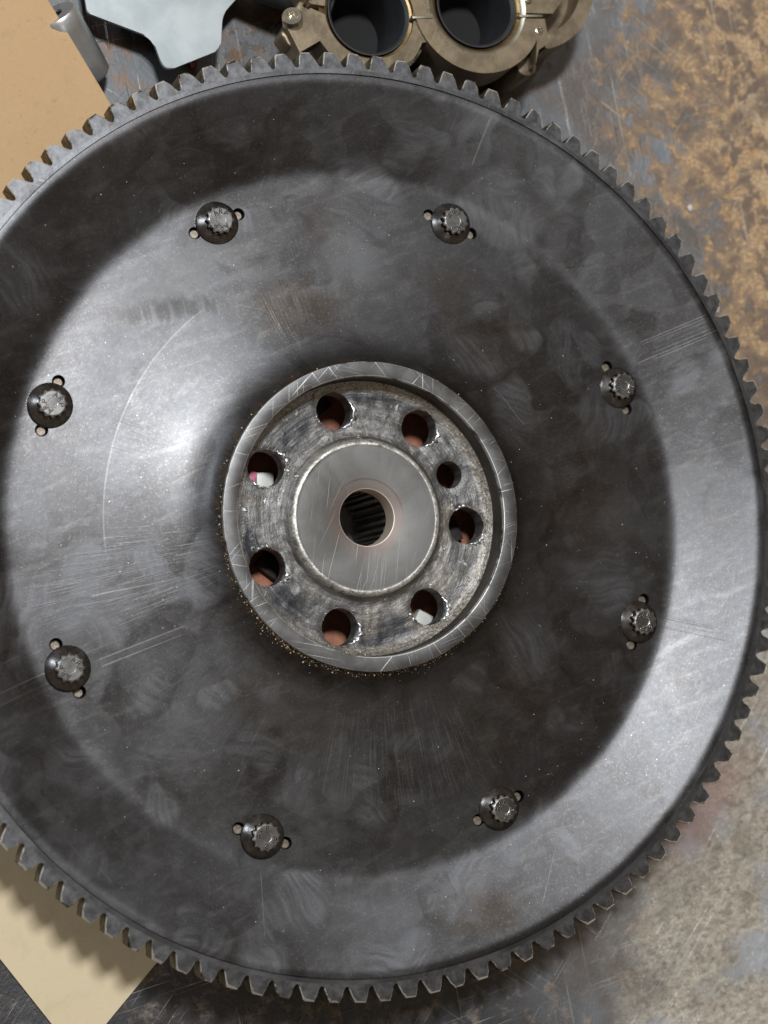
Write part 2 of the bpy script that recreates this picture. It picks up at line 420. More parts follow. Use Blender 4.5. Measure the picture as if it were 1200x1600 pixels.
def mat_bench():
    g = G('rusty_steel_bench'); x, y, z = g.pos(); P = g.P
    warp = g.noise(P, 1.6, 4.0, color=True); Pw = g.add3(P, warp, 0.35)
    big = g.noise(Pw, 1.1, 5.0, 0.6); patch = g.noise(Pw, 5.0, 7.0, 0.66)
    small = g.noise(P, 17.0, 6.0, 0.68); grain = g.noise(P, 75.0, 4.0, 0.7)
    tone = g.noise(Pw, 2.4, 5.0, 0.6)
    # how rusted: strongest along the right side behind the flywheel, little at the bottom
    d = (x - 1.0) * 0.9 + (y - 0.2) * 0.75
    rustamt = g.step(x, 0.85, 1.55) * g.step(y, -0.1, 0.5) * 0.17 + g.step(y, 0.6, 1.3) * g.step(x, 0.6, 1.0) * 0.05
    patch2 = g.noise(Pw, 11.0, 7.0, 0.7)
    ru = patch * 0.35 + patch2 * 0.35 + small * 0.25 + big * 0.05 + rustamt
    rust = g.step(ru, 0.525, 0.60)
    ru2 = patch2 * 0.40 + small * 0.35 + g.noise(Pw, 28.0, 5.0, 0.7) * 0.25 + rustamt * 0.45
    crumbs = g.step(ru2, 0.555, 0.61)
    steel = g.mix(g.step(tone, 0.38, 0.62), (0.18, 0.16, 0.145), (0.25, 0.275, 0.30))
    steel = g.mix(g.step(small, 0.52, 0.68) * 0.4, steel, (0.22, 0.16, 0.12))
    # worn, scuffed near right corner, with lamp reflection painted in as pale colour
    worn_glare = g.step(x + y * -0.35 + (big - 0.5) * 0.9 + (patch - 0.5) * 0.7, 0.98, 1.55) * g.step(y, -0.15, -0.55)
    w1 = g.noise(g.vec(x * 1.0 + y * 0.35, y * 1.5 - x * 0.4, 0.0), 26.0, 9.0, 0.86, 0.5)
    scuff = g.mix(g.step(w1, 0.36, 0.64), (0.25, 0.215, 0.175), (0.68, 0.63, 0.53))  # scuffed colour, with the pale lamp reflection painted in
    scuff = g.mix(g.step(g.noise(P, 60.0, 7.0, 0.85, 0.6), 0.56, 0.68) * 0.8, scuff, (0.92, 0.88, 0.78))
    scuff = g.mix(g.step(g.noise(Pw, 3.2, 4.0), 0.50, 0.62) * 0.75, scuff, g.mix(small, (0.32, 0.36, 0.41), (0.55, 0.59, 0.63)))
    scuff = g.mix(g.step(g.noise(Pw, 2.7, 4.0), 0.56, 0.68) * 0.6, scuff, (0.22, 0.165, 0.125))
    col = g.mix(worn_glare, steel, scuff)
    rcol = g.mix(g.step(patch2, 0.38, 0.62), (0.16, 0.115, 0.085), (0.31, 0.215, 0.135))
    tan = g.mix(g.step(grain, 0.42, 0.62), (0.31, 0.195, 0.10), (0.54, 0.385, 0.225))
    tan = g.mix(g.step(g.noise(Pw, 9.0, 4.0), 0.56, 0.66) * 0.5, tan, (0.48, 0.26, 0.08))
    pale = g.step(x + (big - 0.5) * 1.2, 1.15, 1.75) * g.step(y, 0.1, 0.7)
    tan = g.mix(pale * g.step(patch, 0.42, 0.6) * 0.6, tan, (0.62, 0.50, 0.35))
    rcol = g.mix(crumbs, rcol, tan)
    rust = rust.max(crumbs * g.step(x, 0.75, 1.0))
    rust = rust * (1.0 - worn_glare * 0.85)
    col = g.mix(rust, col, rcol)
    # darker corner at the near left, and behind the parts
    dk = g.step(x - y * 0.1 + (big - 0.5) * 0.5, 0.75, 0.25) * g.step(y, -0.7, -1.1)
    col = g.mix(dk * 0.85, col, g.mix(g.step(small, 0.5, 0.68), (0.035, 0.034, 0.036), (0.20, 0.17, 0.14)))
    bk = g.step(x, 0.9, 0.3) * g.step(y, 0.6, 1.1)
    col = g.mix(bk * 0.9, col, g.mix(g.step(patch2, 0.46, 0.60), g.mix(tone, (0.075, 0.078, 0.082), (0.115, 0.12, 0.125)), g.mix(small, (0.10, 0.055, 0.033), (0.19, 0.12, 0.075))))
    fk = g.voro(g.add3(P, g.noise(P, 30.0, 2.0, color=True), 0.03), 62.0)
    fkr = g.noise(P, 9.0, 3.0, 0.6)
    col = g.mix(g.step(fk, 0.26, 0.12) * g.step(fkr, 0.42, 0.60) * 0.75 * worn_glare, col, (0.92, 0.89, 0.80))
    fk2 = g.voro(g.add3(P, g.noise(P, 24.0, 2.0, color=True), 0.05), 38.0)
    col = g.mix(g.step(fk2, 0.20, 0.08) * g.step(fkr, 0.56, 0.44) * 0.7 * worn_glare, col, (0.15, 0.12, 0.10))
    lake = g.step(g.noise(Pw, 2.1, 5.0, 0.62), 0.50, 0.60) * (1.0 - worn_glare * 0.55) * g.step(x, 0.6, 1.0)
    col = g.mix(lake * 0.55, col, g.mix(patch2, (0.09, 0.066, 0.05), (0.19, 0.155, 0.125)))
    pink = blob(g, x, y, 1.00, -1.12, 0.34, 0.12, 0.75, 0.8)  # reddish-brown blob imitating the soft shadow beside the gear
    col = g.mix(pink * 0.6, col, (0.30, 0.17, 0.15))
    scr = random_scratches(g, x, y, 77.0, 0.64, (0.2, 0.9, 1.7, 2.5))
    col = g.mix(scr * 0.5, col, (0.6, 0.57, 0.5))
    met = 0.5 - rust * 0.45 - worn_glare * 0.25
    rough = 0.42 + rust * 0.38 + (grain - 0.5) * 0.2
    h = rust * small * 1.0 + grain * (0.6 - bk * 0.5) + small * 0.2 - scr * 0.5
    return g.set(col, rough, met, g.bump(h, 0.45, 0.008))

def mat_board(name, c1, c2, fib=1.0):
    g = G(name); x, y, z = g.pos(); P = g.P
    a = g.noise(P, 3.0, 5.0, 0.6); f = g.noise(g.vec(x * 60 + y * 25, y * 70 - x * 30, z), 1.0, 5.0, 0.7, 0.6)
    fl = g.step(g.noise(P, 45.0, 4.0, 0.7), 0.60, 0.70)
    base = g.mix(a * 0.5 + f * 0.5, c1, c2)
    base = g.mix(fl * 0.35 * fib, base, tuple(v * 0.6 for v in c1))
    oil = g.step(g.noise(g.add3(P, g.noise(P, 2.0, 3.0, color=True), 0.4), 3.2, 5.0, 0.6), 0.56, 0.72)
    base = g.mix(oil * 0.30, base, tuple(v * 0.5 for v in c1))
    sm = g.noise(g.vec(x * 3 + y * 9, y * 3 - x * 14, 0.0), 1.0, 5.0, 0.7)
    base = g.mix(g.step(sm, 0.55, 0.8) * 0.35, base, tuple(v * 0.68 for v in c1))
    dot = g.step(g.voro(P, 30.0), 0.09, 0.04) * g.step(g.noise(P, 4.0, 2.0), 0.5, 0.62)
    base = g.mix(dot * 0.6, base, tuple(v * 0.35 for v in c1))
    return g.set(base, 0.75, 0.0, g.bump(f * 0.7 + a * 2.0, 0.35 * max(fib, 0.6), 0.006))

M = {}
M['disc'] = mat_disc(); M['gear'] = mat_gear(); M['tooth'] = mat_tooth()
M['hub_rim'] = mat_hub_rim(); M['hub_floor'] = mat_hub_floor(); M['boss'] = mat_boss()
M['under'] = simple('blackened_underside_steel', (0.02, 0.018, 0.016), (0.06, 0.05, 0.045), 0.6, 0.3)
M['bolt'] = simple('black_oxide_bolt', (0.11, 0.104, 0.10), (0.19, 0.183, 0.178), 0.27, 0.95, 45, 0.10)
def mat_head():
    g = G('bright_edged_bolt_head'); x, y, z = g.pos(); P = g.P
    oi = g.n('ShaderNodeObjectInfo'); Pr = g.vec(x + V(g, oi.outputs['Random']) * 17.0, y, z)
    geo = g.n('ShaderNodeNewGeometry'); sn = g.n('ShaderNodeSeparateXYZ'); g.t.links.new(geo.outputs['True Normal'], sn.inputs[0])
    nz = V(g, sn.outputs[2]); bev = g.step(nz, 0.15, 0.3) * g.step(nz, 0.97, 0.9)
    a = g.noise(Pr, 30.0, 4.0, 0.6); b = g.noise(Pr, 90.0, 4.0, 0.6)
    base = g.mix(g.step(a, 0.35, 0.65), (0.11, 0.107, 0.104), (0.19, 0.186, 0.182))
    base = g.mix(g.step(nz, 0.3, 0.1), base, (0.07, 0.064, 0.06))
    base = g.mix(bev * g.step(b, 0.35, 0.5), base, (0.62, 0.60, 0.58))  # paler bevels, broken up by noise
    return g.set(base, 0.32 + a * 0.12, 0.94, g.bump(b, 0.06, 0.003))
M['bolt_head'] = mat_head()
def mat_letters():
    g = G('stamped_letter_steel'); g.pos()
    geo = g.n('ShaderNodeNewGeometry'); sn = g.n('ShaderNodeSeparateXYZ'); g.t.links.new(geo.outputs['True Normal'], sn.inputs[0])
    flat = g.step(V(g, sn.outputs[2]), 0.93, 0.98)
    return g.set(g.mix(flat, (0.85, 0.84, 0.82), (0.03, 0.028, 0.026)), 0.35, 0.9)  # dark faces imitate shaded grooves, bright sides their lit bevels
M['letters'] = mat_letters()
M['plug'] = simple('brass_coloured_pin', (0.17, 0.14, 0.105), (0.30, 0.26, 0.21), 0.42, 0.6, 60, 0.3)
M['chip'] = simple('torn_bright_metal', (0.28, 0.27, 0.27), (0.66, 0.66, 0.68), 0.38, 0.9, 24, 0.25)
M['grit'] = simple('rust_and_brass_grit', (0.45, 0.30, 0.14), (0.75, 0.66, 0.50), 0.55, 0.3, 30, 0.3)
M['hairm'] = simple('dull_hair', (0.20, 0.19, 0.17), (0.26, 0.25, 0.23), 0.6, 0.0, 30, 0.1)
M['dust'] = simple('pale_dust', (0.50, 0.48, 0.44), (0.72, 0.70, 0.66), 0.7, 0.0, 30, 0.1)
M['bench'] = mat_bench()
M['kraft'] = mat_board('brown_cardboard', (0.40, 0.255, 0.125), (0.50, 0.335, 0.175))
M['cream'] = mat_board('cream_card', (0.60, 0.495, 0.315), (0.68, 0.575, 0.385), 0.3)
M['galv'] = simple('zinc_plated_sheet', (0.27, 0.30, 0.305), (0.37, 0.40, 0.405), 0.46, 0.55, 6, 0.08)
M['alu'] = simple('turned_aluminium', (0.66, 0.68, 0.69), (0.82, 0.84, 0.85), 0.38, 0.9, 9, 0.15)
M['bronze'] = simple('taupe_anodised_metal', (0.120, 0.090, 0.055), (0.240, 0.188, 0.120), 0.42, 0.4, 11, 0.5, det=7.0, scr=0.15, bd=0.003)
M['champ'] = simple('pale_champagne_metal', (0.24, 0.22, 0.16), (0.42, 0.39, 0.31), 0.38, 0.8, 10, 0.1)
M['gold'] = simple('brassy_chamfer', (0.20, 0.13, 0.06), (0.42, 0.30, 0.14), 0.4, 0.85, 10, 0.1)
M['sleeve'] = simple('matt_black_sleeve', (0.022, 0.023, 0.026), (0.036, 0.037, 0.041), 0.50, 0.1, 8, 0.1)
M['black'] = simple('black_rubber', (0.012, 0.012, 0.012), (0.025, 0.025, 0.025), 0.6, 0.0, 10, 0.1)
M['void'] = simple('bore_shade_black', (0.003, 0.003, 0.003), (0.006, 0.006, 0.006), 0.8, 0.0, 10, 0.1)  # near-black that stands for the shade deep in the bores
M['screw'] = simple('nickel_screw', (0.6, 0.57, 0.48), (0.8, 0.77, 0.68), 0.25, 0.95, 20, 0.1)
M['clutch'] = simple('rust_red_clutch_plate', (0.24, 0.085, 0.05), (0.42, 0.18, 0.10), 0.65, 0.1, 12, 0.4)
M['pink'] = simple('pink_paint', (0.55, 0.13, 0.22), (0.65, 0.20, 0.30), 0.5, 0.0, 12, 0.1)
M['pale_pad'] = simple('pale_grey_pad', (0.55, 0.55, 0.50), (0.70, 0.70, 0.65), 0.5, 0.1, 12, 0.2)
M['spline'] = simple('dark_oiled_spline_steel', (0.16, 0.15, 0.14), (0.26, 0.25, 0.24), 0.35, 0.8, 15, 0.3)
M['red'] = simple('red_reflection_colour', (0.65, 0.10, 0.06), (0.80, 0.18, 0.12), 0.5, 0.0, 12, 0.1)

# ------------------------------------------------------------------ the bench
BZ = -0.33
bm = bmesh.new()
bmesh.ops.create_grid(bm, x_segments=60, y_segments=60, size=6.0)
for v in bm.verts: v.co.z = 0.006 * mnoise.noise(v.co * 0.8)
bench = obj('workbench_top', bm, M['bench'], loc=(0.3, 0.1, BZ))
tag(bench, kind='structure')

# ------------------------------------------------------------------ flywheel
fw = empty('flywheel', (0, 0, 0))
tag(fw, 'large dark steel flywheel with toothed rim, eight bolts and a pierced hub', 'flywheel')
N_T = 114
BA = [R(113.2 - 45 * k) for k in range(8)]
BP = [(math.cos(a), math.sin(a)) for a in BA]
PIN = 0.0765

def web_z(r):
    """height of the disc's upper face"""
    pts = PROF
    if r <= pts[0][0]: return pts[0][1]
    for (r0, z0), (r1, z1) in zip(pts, pts[1:]):
        if r <= r1: return z0 + (z1 - z0) * (r - r0) / (r1 - r0)
    return pts[-1][1]
def slope(r):     # degrees, rising towards the centre = negative
    K = [(0.468, -58), (0.485, -46), (0.505, -33), (0.53, -23), (0.56, -17.0), (0.60, -12.5), (0.66, -9.0), (0.795, -7.4), (0.80, -6.0),
         (1.0, -5.0), (1.045, -4.0), (1.065, -1.0), (1.0835, 8), (1.103, 20), (1.12, 21.4), (1.335, 22.0), (1.345, 15), (1.352, 6), (1.358, 0), (1.3665, -3), (1.3690, -12)]
    for (r0, s0), (r1, s1) in zip(K, K[1:]):
        if r <= r1:
            t = (r - r0) / (r1 - r0); t = max(0, t); return s0 + (s1 - s0) * t
    return K[-1][1]
PROF = []
n = 800
r0_, r1_ = 0.4683, 1.3690
acc = 0.0; raw = []
for i in range(n + 1):
    r = r0_ + (r1_ - r0_) * i / n
    raw.append((r, acc)); acc += math.tan(R(slope(r + 0.5 * (r1_ - r0_) / n))) * (r1_ - r0_) / n
off = next(z for r, z in raw if r >= 1.0)
PROF = [(r, z - off - 0.006) for r, z in raw]
def sample(r_list): return [(r, web_z(r)) for r in r_list]

# the body is triangulated in plan so that the pin pockets are real holes
def plan_mesh(bm, rings, holes, zf, seg=256, extra=()):
    """rings: radii; holes: (x, y, r, n); a surface z = zf(r) with the holes left open"""
    co = []; edges = []; hid = []
    for r in rings:
        b = len(co)
        for i in range(seg):
            a = TAU * i / seg
            x, y = r * math.cos(a), r * math.sin(a)
            co.append((x, y))
        if r in (rings[0], rings[-1]):
            edges += [(b + i, b + (i + 1) % seg) for i in range(seg)]
    keep = [True] * len(co)
    nb = seg
    for i in range(len(co)):
        if nb <= i < len(co) - nb:
            for hx, hy, hr, hn in holes:
                if (co[i][0] - hx) ** 2 + (co[i][1] - hy) ** 2 < (hr * 1.12) ** 2: keep[i] = False
    remap = {}; c2 = []
    for i, c in enumerate(co):
        if keep[i]: remap[i] = len(c2); c2.append(c)
    edges = [(remap[a], remap[b]) for a, b in edges]
    for hx, hy, hr, hn in holes:
        b = len(c2)
        c2 += [(hx + hr * math.cos(TAU * i / hn), hy + hr * math.sin(TAU * i / hn)) for i in range(hn)]
        edges += [(b + i, b + (i + 1) % hn) for i in range(hn)]
    vs, es, fs, *_ = delaunay_2d_cdt([Vector(c) for c in c2], edges, [], 0, 1e-6)
    V_ = [bm.verts.new((v.x, v.y, zf(v.length))) for v in vs]
    rin, rout = rings[0], rings[-1]
    for f in fs:
        cx = sum(vs[i].x for i in f) / 3; cy = sum(vs[i].y for i in f) / 3
        rr = math.hypot(cx, cy)
        if rr < rin * math.cos(PI / seg) * 0.9999 and rr < rin: 
            # inside the inner polygon
            if max(vs[i].length for i in f) <= rin * 1.0001: continue
        if any((cx - hx) ** 2 + (cy - hy) ** 2 < hr * hr * 0.98 for hx, hy, hr, hn in holes): continue
        try: bm.faces.new([V_[i] for i in f])
        except ValueError: pass
    return V_

pins = []
for bx, by in BP:
    for s in (-1, 1):
        pins.append((bx - s * by * PIN, by + s * bx * PIN, 0.0195, 20))
bm = bmesh.new()
ringsA = [0.4683, 0.471, 0.475, 0.48, 0.486, 0.493, 0.50, 0.51, 0.52, 0.535, 0.55, 0.57, 0.59, 0.62, 0.66, 0.70, 0.75, 0.79, 0.7965, 0.80, 0.84, 0.88, 0.905]
lathe(bm, sample(ringsA), 256)
V_ = plan_mesh(bm, [0.905, 0.93, 0.955, 0.98, 1.0, 1.02, 1.04, 1.052], pins, web_z, 256)
ringsB = [1.052, 1.06, 1.067, 1.074, 1.081, 1.088, 1.095, 1.102, 1.11, 1.12, 1.15, 1.18, 1.22, 1.26, 1.29, 1.31, 1.32, 1.329, 1.336, 1.341, 1.345, 1.349, 1.352, 1.356, 1.360, 1.3665, 1.3690]
lathe(bm, sample(ringsB) + [(1.3691, 0.098), (1.3691, 0.02)], 256)
bmesh.ops.remove_doubles(bm, verts=bm.verts, dist=2e-4)
# pocket walls
for hx, hy, hr, hn in pins:
    zt = web_z(math.hypot(hx, hy))
    top = []
    for i in range(hn):
        px, py = hx + hr * math.cos(TAU * i / hn), hy + hr * math.sin(TAU * i / hn)
        top.append(bm.verts.new((px, py, web_z(math.hypot(px, py)))))
    bot = [bm.verts.new((v.co.x, v.co.y, zt - 0.05)) for v in top]
    for i in range(hn): bm.faces.new((top[i], top[(i + 1) % hn], bot[(i + 1) % hn], bot[i]))
bmesh.ops.remove_doubles(bm, verts=bm.verts, dist=2e-5)
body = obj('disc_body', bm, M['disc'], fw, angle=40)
# underside
bm = bmesh.new()
lathe(bm, [(1.36, 0.02), (1.30, -0.06), (1.02, -0.10), (0.50, -0.10), (0.43, -0.085), (0.4225, -0.085)], 128)
obj('back_face', bm, M['under'], fw)
# pins standing in the pockets (each pocket holds one)
bm = bmesh.new()
lathe(bm, [(0, 0.0), (0.0115, 0.0), (0.0140, -0.002), (0.0145, -0.05)], 18)
pin_me = finish(bm, 'dowel_pin'); pin_me.materials.append(M['plug'])
for hx, hy, hr, hn in pins:
    d = random.uniform(0.004, 0.020)
    o = link('dowel_pin', pin_me, None, fw, (hx - 0.001, hy - 0.003, web_z(math.hypot(hx, hy)) - d))

# ring gear: a plain ring with every tooth a piece of its own
RG_T, RG_B = web_z(1.3690) - 0.0006, 0.005
R_ROOT, R_TIP = 1.3915, 1.4390
SEG = N_T * 4
bm = bmesh.new()
PH = 1.975979627612272
pitch = TAU / N_T
a0 = PH + 0.9 * pitch / 2
R_IN = 1.3845
lathe(bm, [(1.3697, RG_B), (1.3697, RG_T - 0.0003), (1.3700, RG_T), (R_IN, RG_T), (R_IN, RG_B)], SEG, closed=True, a0=a0)
gear = obj('ring_gear', bm, M['gear'], fw)
def tooth_mesh(k):
    rnd = random.Random(100 + k)
    bm = bmesh.new()
    h = pitch / 2
    # outline in polar form (angle fraction of half pitch, radius), from one pitch edge to the other
    H_ = R_TIP - R_ROOT
    out = [(-1.1, R_ROOT), (-1.04, R_ROOT + 0.0004), (-0.98, R_ROOT + 0.0030), (-0.90, R_ROOT + H_ * 0.20), (-0.65, R_ROOT + H_ * 0.60), (-0.43, R_TIP - 0.0050), (-0.35, R_TIP),
           (0.41, R_TIP), (0.48, R_TIP - 0.0050), (0.56, R_ROOT + H_ * 0.60), (0.65, R_ROOT + H_ * 0.22), (0.71, R_ROOT + 0.0045), (0.79, R_ROOT + 0.0006), (0.9, R_ROOT)]
    out = [(f + (rnd.uniform(-0.02, 0.02) if 4 <= i <= 9 else 0), r + (rnd.uniform(-0.0016, 0.0006) if 5 <= i <= 8 else 0)) for i, (f, r) in enumerate(out)]
    def P(f, r, z, in_=0.0): return (r * math.cos(f * h), r * math.sin(f * h), z)
    inner = [(-1.1 + 0.5 * i, R_IN) for i in range(5)]
    ch = 0.0085
    lo = [bm.verts.new(P(f, r, RG_B)) for f, r in out]
    mid, top = [], []
    for i, (f, r) in enumerate(out):
        tip = 3 <= i <= 10
        c = ch * (1.0 if 5 <= i <= 8 else 0.35 if tip else 0.15) * rnd.uniform(0.5, 1.3)
        if i in (0, 13): c = ch * 0.15
        mid.append(bm.verts.new(P(f, r, RG_T - c)))
        ff = f * (1 - (0.10 if 3 <= i <= 10 else 0)); rr = r - (c * 0.9 if 5 <= i <= 8 else 0.0004)
        if i in (0, 13): ff = f; rr = r - 0.0008
        top.append(bm.verts.new(P(ff, rr, RG_T)))
    ti = [bm.verts.new(P(f, r, RG_T)) for f, r in inner]
    li = [bm.verts.new(P(f, r, RG_B)) for f, r in inner]
    for i in range(len(out) - 1):
        bm.faces.new((lo[i], lo[i + 1], mid[i + 1], mid[i]))
        bm.faces.new((mid[i], mid[i + 1], top[i + 1], top[i]))
    ft = bm.faces.new(top + list(reversed(ti)))
    fb = bm.faces.new(list(reversed(lo)) + li)
    bmesh.ops.triangulate(bm, faces=[ft, fb])
    return finish(bm, 'tooth', True, 30)
tooth_me = [tooth_mesh(k) for k in range(18)]
for t_ in tooth_me: t_.materials.append(M['tooth'])
for k in range(N_T):
    o = link('tooth', random.choice(tooth_me), None, gear)
    o.rotation_euler = (0, 0, PH - k * pitch)

# ------------------------------------------------------------------ bolts
def bolt_flange():
    bm = bmesh.new()
    lathe(bm, [(0.067, -0.004), (0.0675, 0.003), (0.066, 0.0065), (0.063, 0.0095), (0.050, 0.0175), (0.042, 0.0225), (0.037, 0.026), (0.030, 0.027), (0.0, 0.027)], 64)
    return finish(bm, 'bolt', True, 30)
def bolt_head():
    bm = bmesh.new()
    n = 12; pts = []
    for i in range(n):
        a = TAU * i / n; w = TAU / n
        pts += [(0.0435, a - w * 0.10), (0.0435, a + w * 0.10), (0.0380, a + w * 0.42), (0.0380, a + w * 0.58)]
    def ring(s, z, rmin=None):
        return [bm.verts.new((min(r * s, rmin or 9) * math.cos(a), min(r * s, rmin or 9) * math.sin(a), z)) for r, a in pts]
    rs = [ring(1.0, 0.020), ring(1.0, 0.044), ring(0.99, 0.0470, 0.0415), ring(0.96, 0.0500, 0.0372), ring(0.92, 0.0515, 0.0345), ring(0.5, 0.0515, 0.0155), ring(0.47, 0.0508, 0.0142)]
    for A, B in zip(rs, rs[1:]):
        for i in range(len(A)):
            j = (i + 1) % len(A); bm.faces.new((A[i], A[j], B[j], B[i]))
    bm.faces.new(rs[-1])
    return finish(bm, 'bolt_head', True, 28)
def letters():
    """ARP twice round the head, standing a hair proud of it"""
    dg = bpy.context.evaluated_depsgraph_get()
    bm = bmesh.new()
    for half in (0, 1):
        for i, ch in enumerate('ARP'):
            cu = bpy.data.curves.new('letter', 'FONT')
            cu.body = ch; cu.size = 0.0215; cu.align_x = 'CENTER'; cu.align_y = 'CENTER'; cu.extrude = 0.0006; cu.offset = 0.0003; cu.bevel_depth = 0.00045; cu.bevel_resolution = 0
            to = bpy.data.objects.new('letter', cu); COL.objects.link(to)
            bpy.context.view_layer.update()
            me = bpy.data.meshes.new_from_object(to.evaluated_get(bpy.context.evaluated_depsgraph_get()))
            a = R(90 - (i - 1) * 40) + half * PI
            T = Matrix.Translation((0.0245 * math.cos(a), 0.0245 * math.sin(a), 0.0518)) @ Matrix.Rotation(a - PI / 2, 4, 'Z')
            me.transform(T); bm.from_mesh(me)
            bpy.data.objects.remove(to); bpy.data.meshes.remove(me)
    return finish(bm, 'stamped_lettering', False)
fl_me, hd_me, lt_me = bolt_flange(), bolt_head(), letters()
fl_me.materials.append(M['bolt']); hd_me.materials.append(M['bolt_head']); lt_me.materials.append(M['letters'])
rot_deg = [0, 15, 80, 8, 40, 35, -60, -62]   # how far round each bolt's lettering sits
for (bx, by), rd in zip(BP, rot_deg):
    a = math.atan2(by, bx)
    b = link('bolt', fl_me, None, fw, (bx, by, web_z(1.0) + 0.0))
    # seat follows the slight slope of the web
    b.rotation_euler = (0, 0, R(rd))
    link('bolt_head', hd_me, None, b)
    tag(link('stamped_lettering', lt_me, None, b), kind='stuff')

# ------------------------------------------------------------------ hub
bm = bmesh.new()
def wob(v, amt, sc): return amt * mnoise.noise(Vector(v) * sc)
lathe(bm, [(0.4683, web_z(0.4683) - 0.02), (0.4683, 0.1295), (0.4665, 0.1325), (0.4640, 0.1333), (0.4275, 0.1333), (0.4248, 0.1325), (0.4238, 0.130), (0.4225, 0.115),
           (0.4235, 0.085), (0.4245, 0.062), (0.4200, 0.052)], 256)
for v in bm.verts:
    r = math.hypot(v.co.x, v.co.y)
    if v.co.z < 0.125 and r < 0.43: v.co.z += wob(v.co, 0.004, 25)
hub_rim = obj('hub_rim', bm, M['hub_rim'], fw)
HOLES = [(-0.071, 0.337), (0.208, 0.279), (-0.289, 0.159), (-0.306, -0.131), (-0.096, -0.321), (0.194, -0.284), (0.347, -0.037)]
hl = []
for hx, hy in HOLES:
    a = math.atan2(hy, hx); rr = 0.3405
    hl.append((rr * math.cos(a), rr * math.sin(a), 0.0575, 44))
hl.append((0.294, 0.125, 0.0425, 36))
def floor_z(r):
    K = [(0.243, 0.040), (0.252, 0.032), (0.27, 0.029), (0.34, 0.030), (0.385, 0.031), (0.40, 0.036), (0.412, 0.045), (0.420, 0.053)]
    for (a, b), (c, d) in zip(K, K[1:]):
        if r <= c: return b + (d - b) * max(0, (r - a)) / (c - a)
    return K[-1][1]
bm = bmesh.new()
plan_mesh(bm, [0.243, 0.248, 0.253, 0.262, 0.272, 0.285, 0.30, 0.32, 0.34, 0.36, 0.375, 0.39, 0.397, 0.403, 0.409, 0.415, 0.420], hl, floor_z, 200)
bmesh.ops.subdivide_edges(bm, edges=bm.edges, cuts=1)
rimv = set()
for v in bm.verts:
    r = math.hypot(v.co.x, v.co.y)
    dmin = min(math.hypot(v.co.x - h[0], v.co.y - h[1]) - h[2] for h in hl)
    fade = min(1, max(0, dmin / 0.006)) * min(1, max(0, (r - 0.245) / 0.01)) * min(1, max(0, (0.42 - r) / 0.01))
    v.co.z = v.co.z + fade * (wob(v.co, 0.0022, 30) + wob(v.co, 0.0014, 80))
    # ragged, slightly dished hole mouths
    if dmin < 0.010 and dmin > -0.002:
        v.co.z -= 0.004 * (1 - max(0, dmin) / 0.010)
obj('hub_face', bm, M['hub_floor'], fw)
for hx, hy, hr, hn in hl:
    bm = bmesh.new()
    zt = 0.026
    lathe(bm, [(hr + 0.0004, zt + 0.001), (hr * 0.975, zt - 0.012), (hr * 0.97, zt - 0.03), (hr * 0.985, -0.035), (hr + 0.015, -0.037)], hn)
    o = obj('hole_wall', bm, M['hub_floor'], fw, (hx, hy, 0))
bm = bmesh.new()
lathe(bm, [(0.2435, 0.037), (0.2405, 0.052), (0.2370, 0.060), (0.2330, 0.0640), (0.2270, 0.0660), (0.2215, 0.0652), (0.215, 0.0655), (0.0905, 0.0655), (0.0875, 0.0642), (0.0866, 0.060), (0.0860, -0.005), (0.110, -0.012)], 256)
for v in bm.verts:
    r = math.hypot(v.co.x, v.co.y)
    if 0.223 < r < 0.242 and v.co.z > 0: v.co.z += wob(v.co, 0.0018, 22)
obj('centre_boss', bm, M['boss'], fw)

# torn bright burrs at the hole mouths (angle from hole centre, spread, size)
burrs = [(0, -20, 75, 1.0), (1, -35, 60, 1.0), (2, 25, 60, 1.3), (3, 95, 45, 0.9), (3, -35, 30, 1.4), (4, -25, 65, 1.3), (5, -10, 60, 1.0), (5, 205, 35, 0.9), (6, -55, 45, 0.9), (6, 95, 45, 0.7), (0, 205, 30, 0.6), (2, -110, 50, 0.6), (4, 140, 25, 0.6)]
for hi, ca, spr, sz in burrs:
    hx, hy, hr, hn = hl[hi]
    bm = bmesh.new(); rnd = random.Random(hi * 50 + int(ca))
    m_ = 22; rows = 5; g_ = []
    for i in range(m_ + 1):
        a = R(ca + (i / m_ - 0.5) * spr * 1.3)
        env = math.sin(PI * i / m_) ** 0.6
        col_ = []
        for j in range(rows):
            t = j / (rows - 1)
            r = hr * 0.955 + t * 0.024 * sz * env * (0.9 + 0.3 * math.sin(i * 1.3 + hi))
            z = 0.0285 + math.sin(PI * min(1, t * 1.15)) * 0.0070 * env * sz * (1.0 + 0.25 * math.sin(i * 0.9 + hi)) - (0.008 if j == 0 else 0) - (0.006 if j == rows - 1 else 0)
            rr_ = math.hypot(hx + r * math.cos(a), hy + r * math.sin(a))
            z += floor_z(rr_) - 0.030
            col_.append(bm.verts.new((hx + r * math.cos(a) + rnd.uniform(-1, 1) * 0.0005, hy + r * math.sin(a) + rnd.uniform(-1, 1) * 0.0005, z)))
        g_.append(col_)
    for i in range(m_):
        for j in range(rows - 1): bm.faces.new((g_[i][j], g_[i + 1][j], g_[i + 1][j + 1], g_[i][j + 1]))
    o = obj('torn_burr', bm, M['chip'], fw, smooth=True, angle=50)

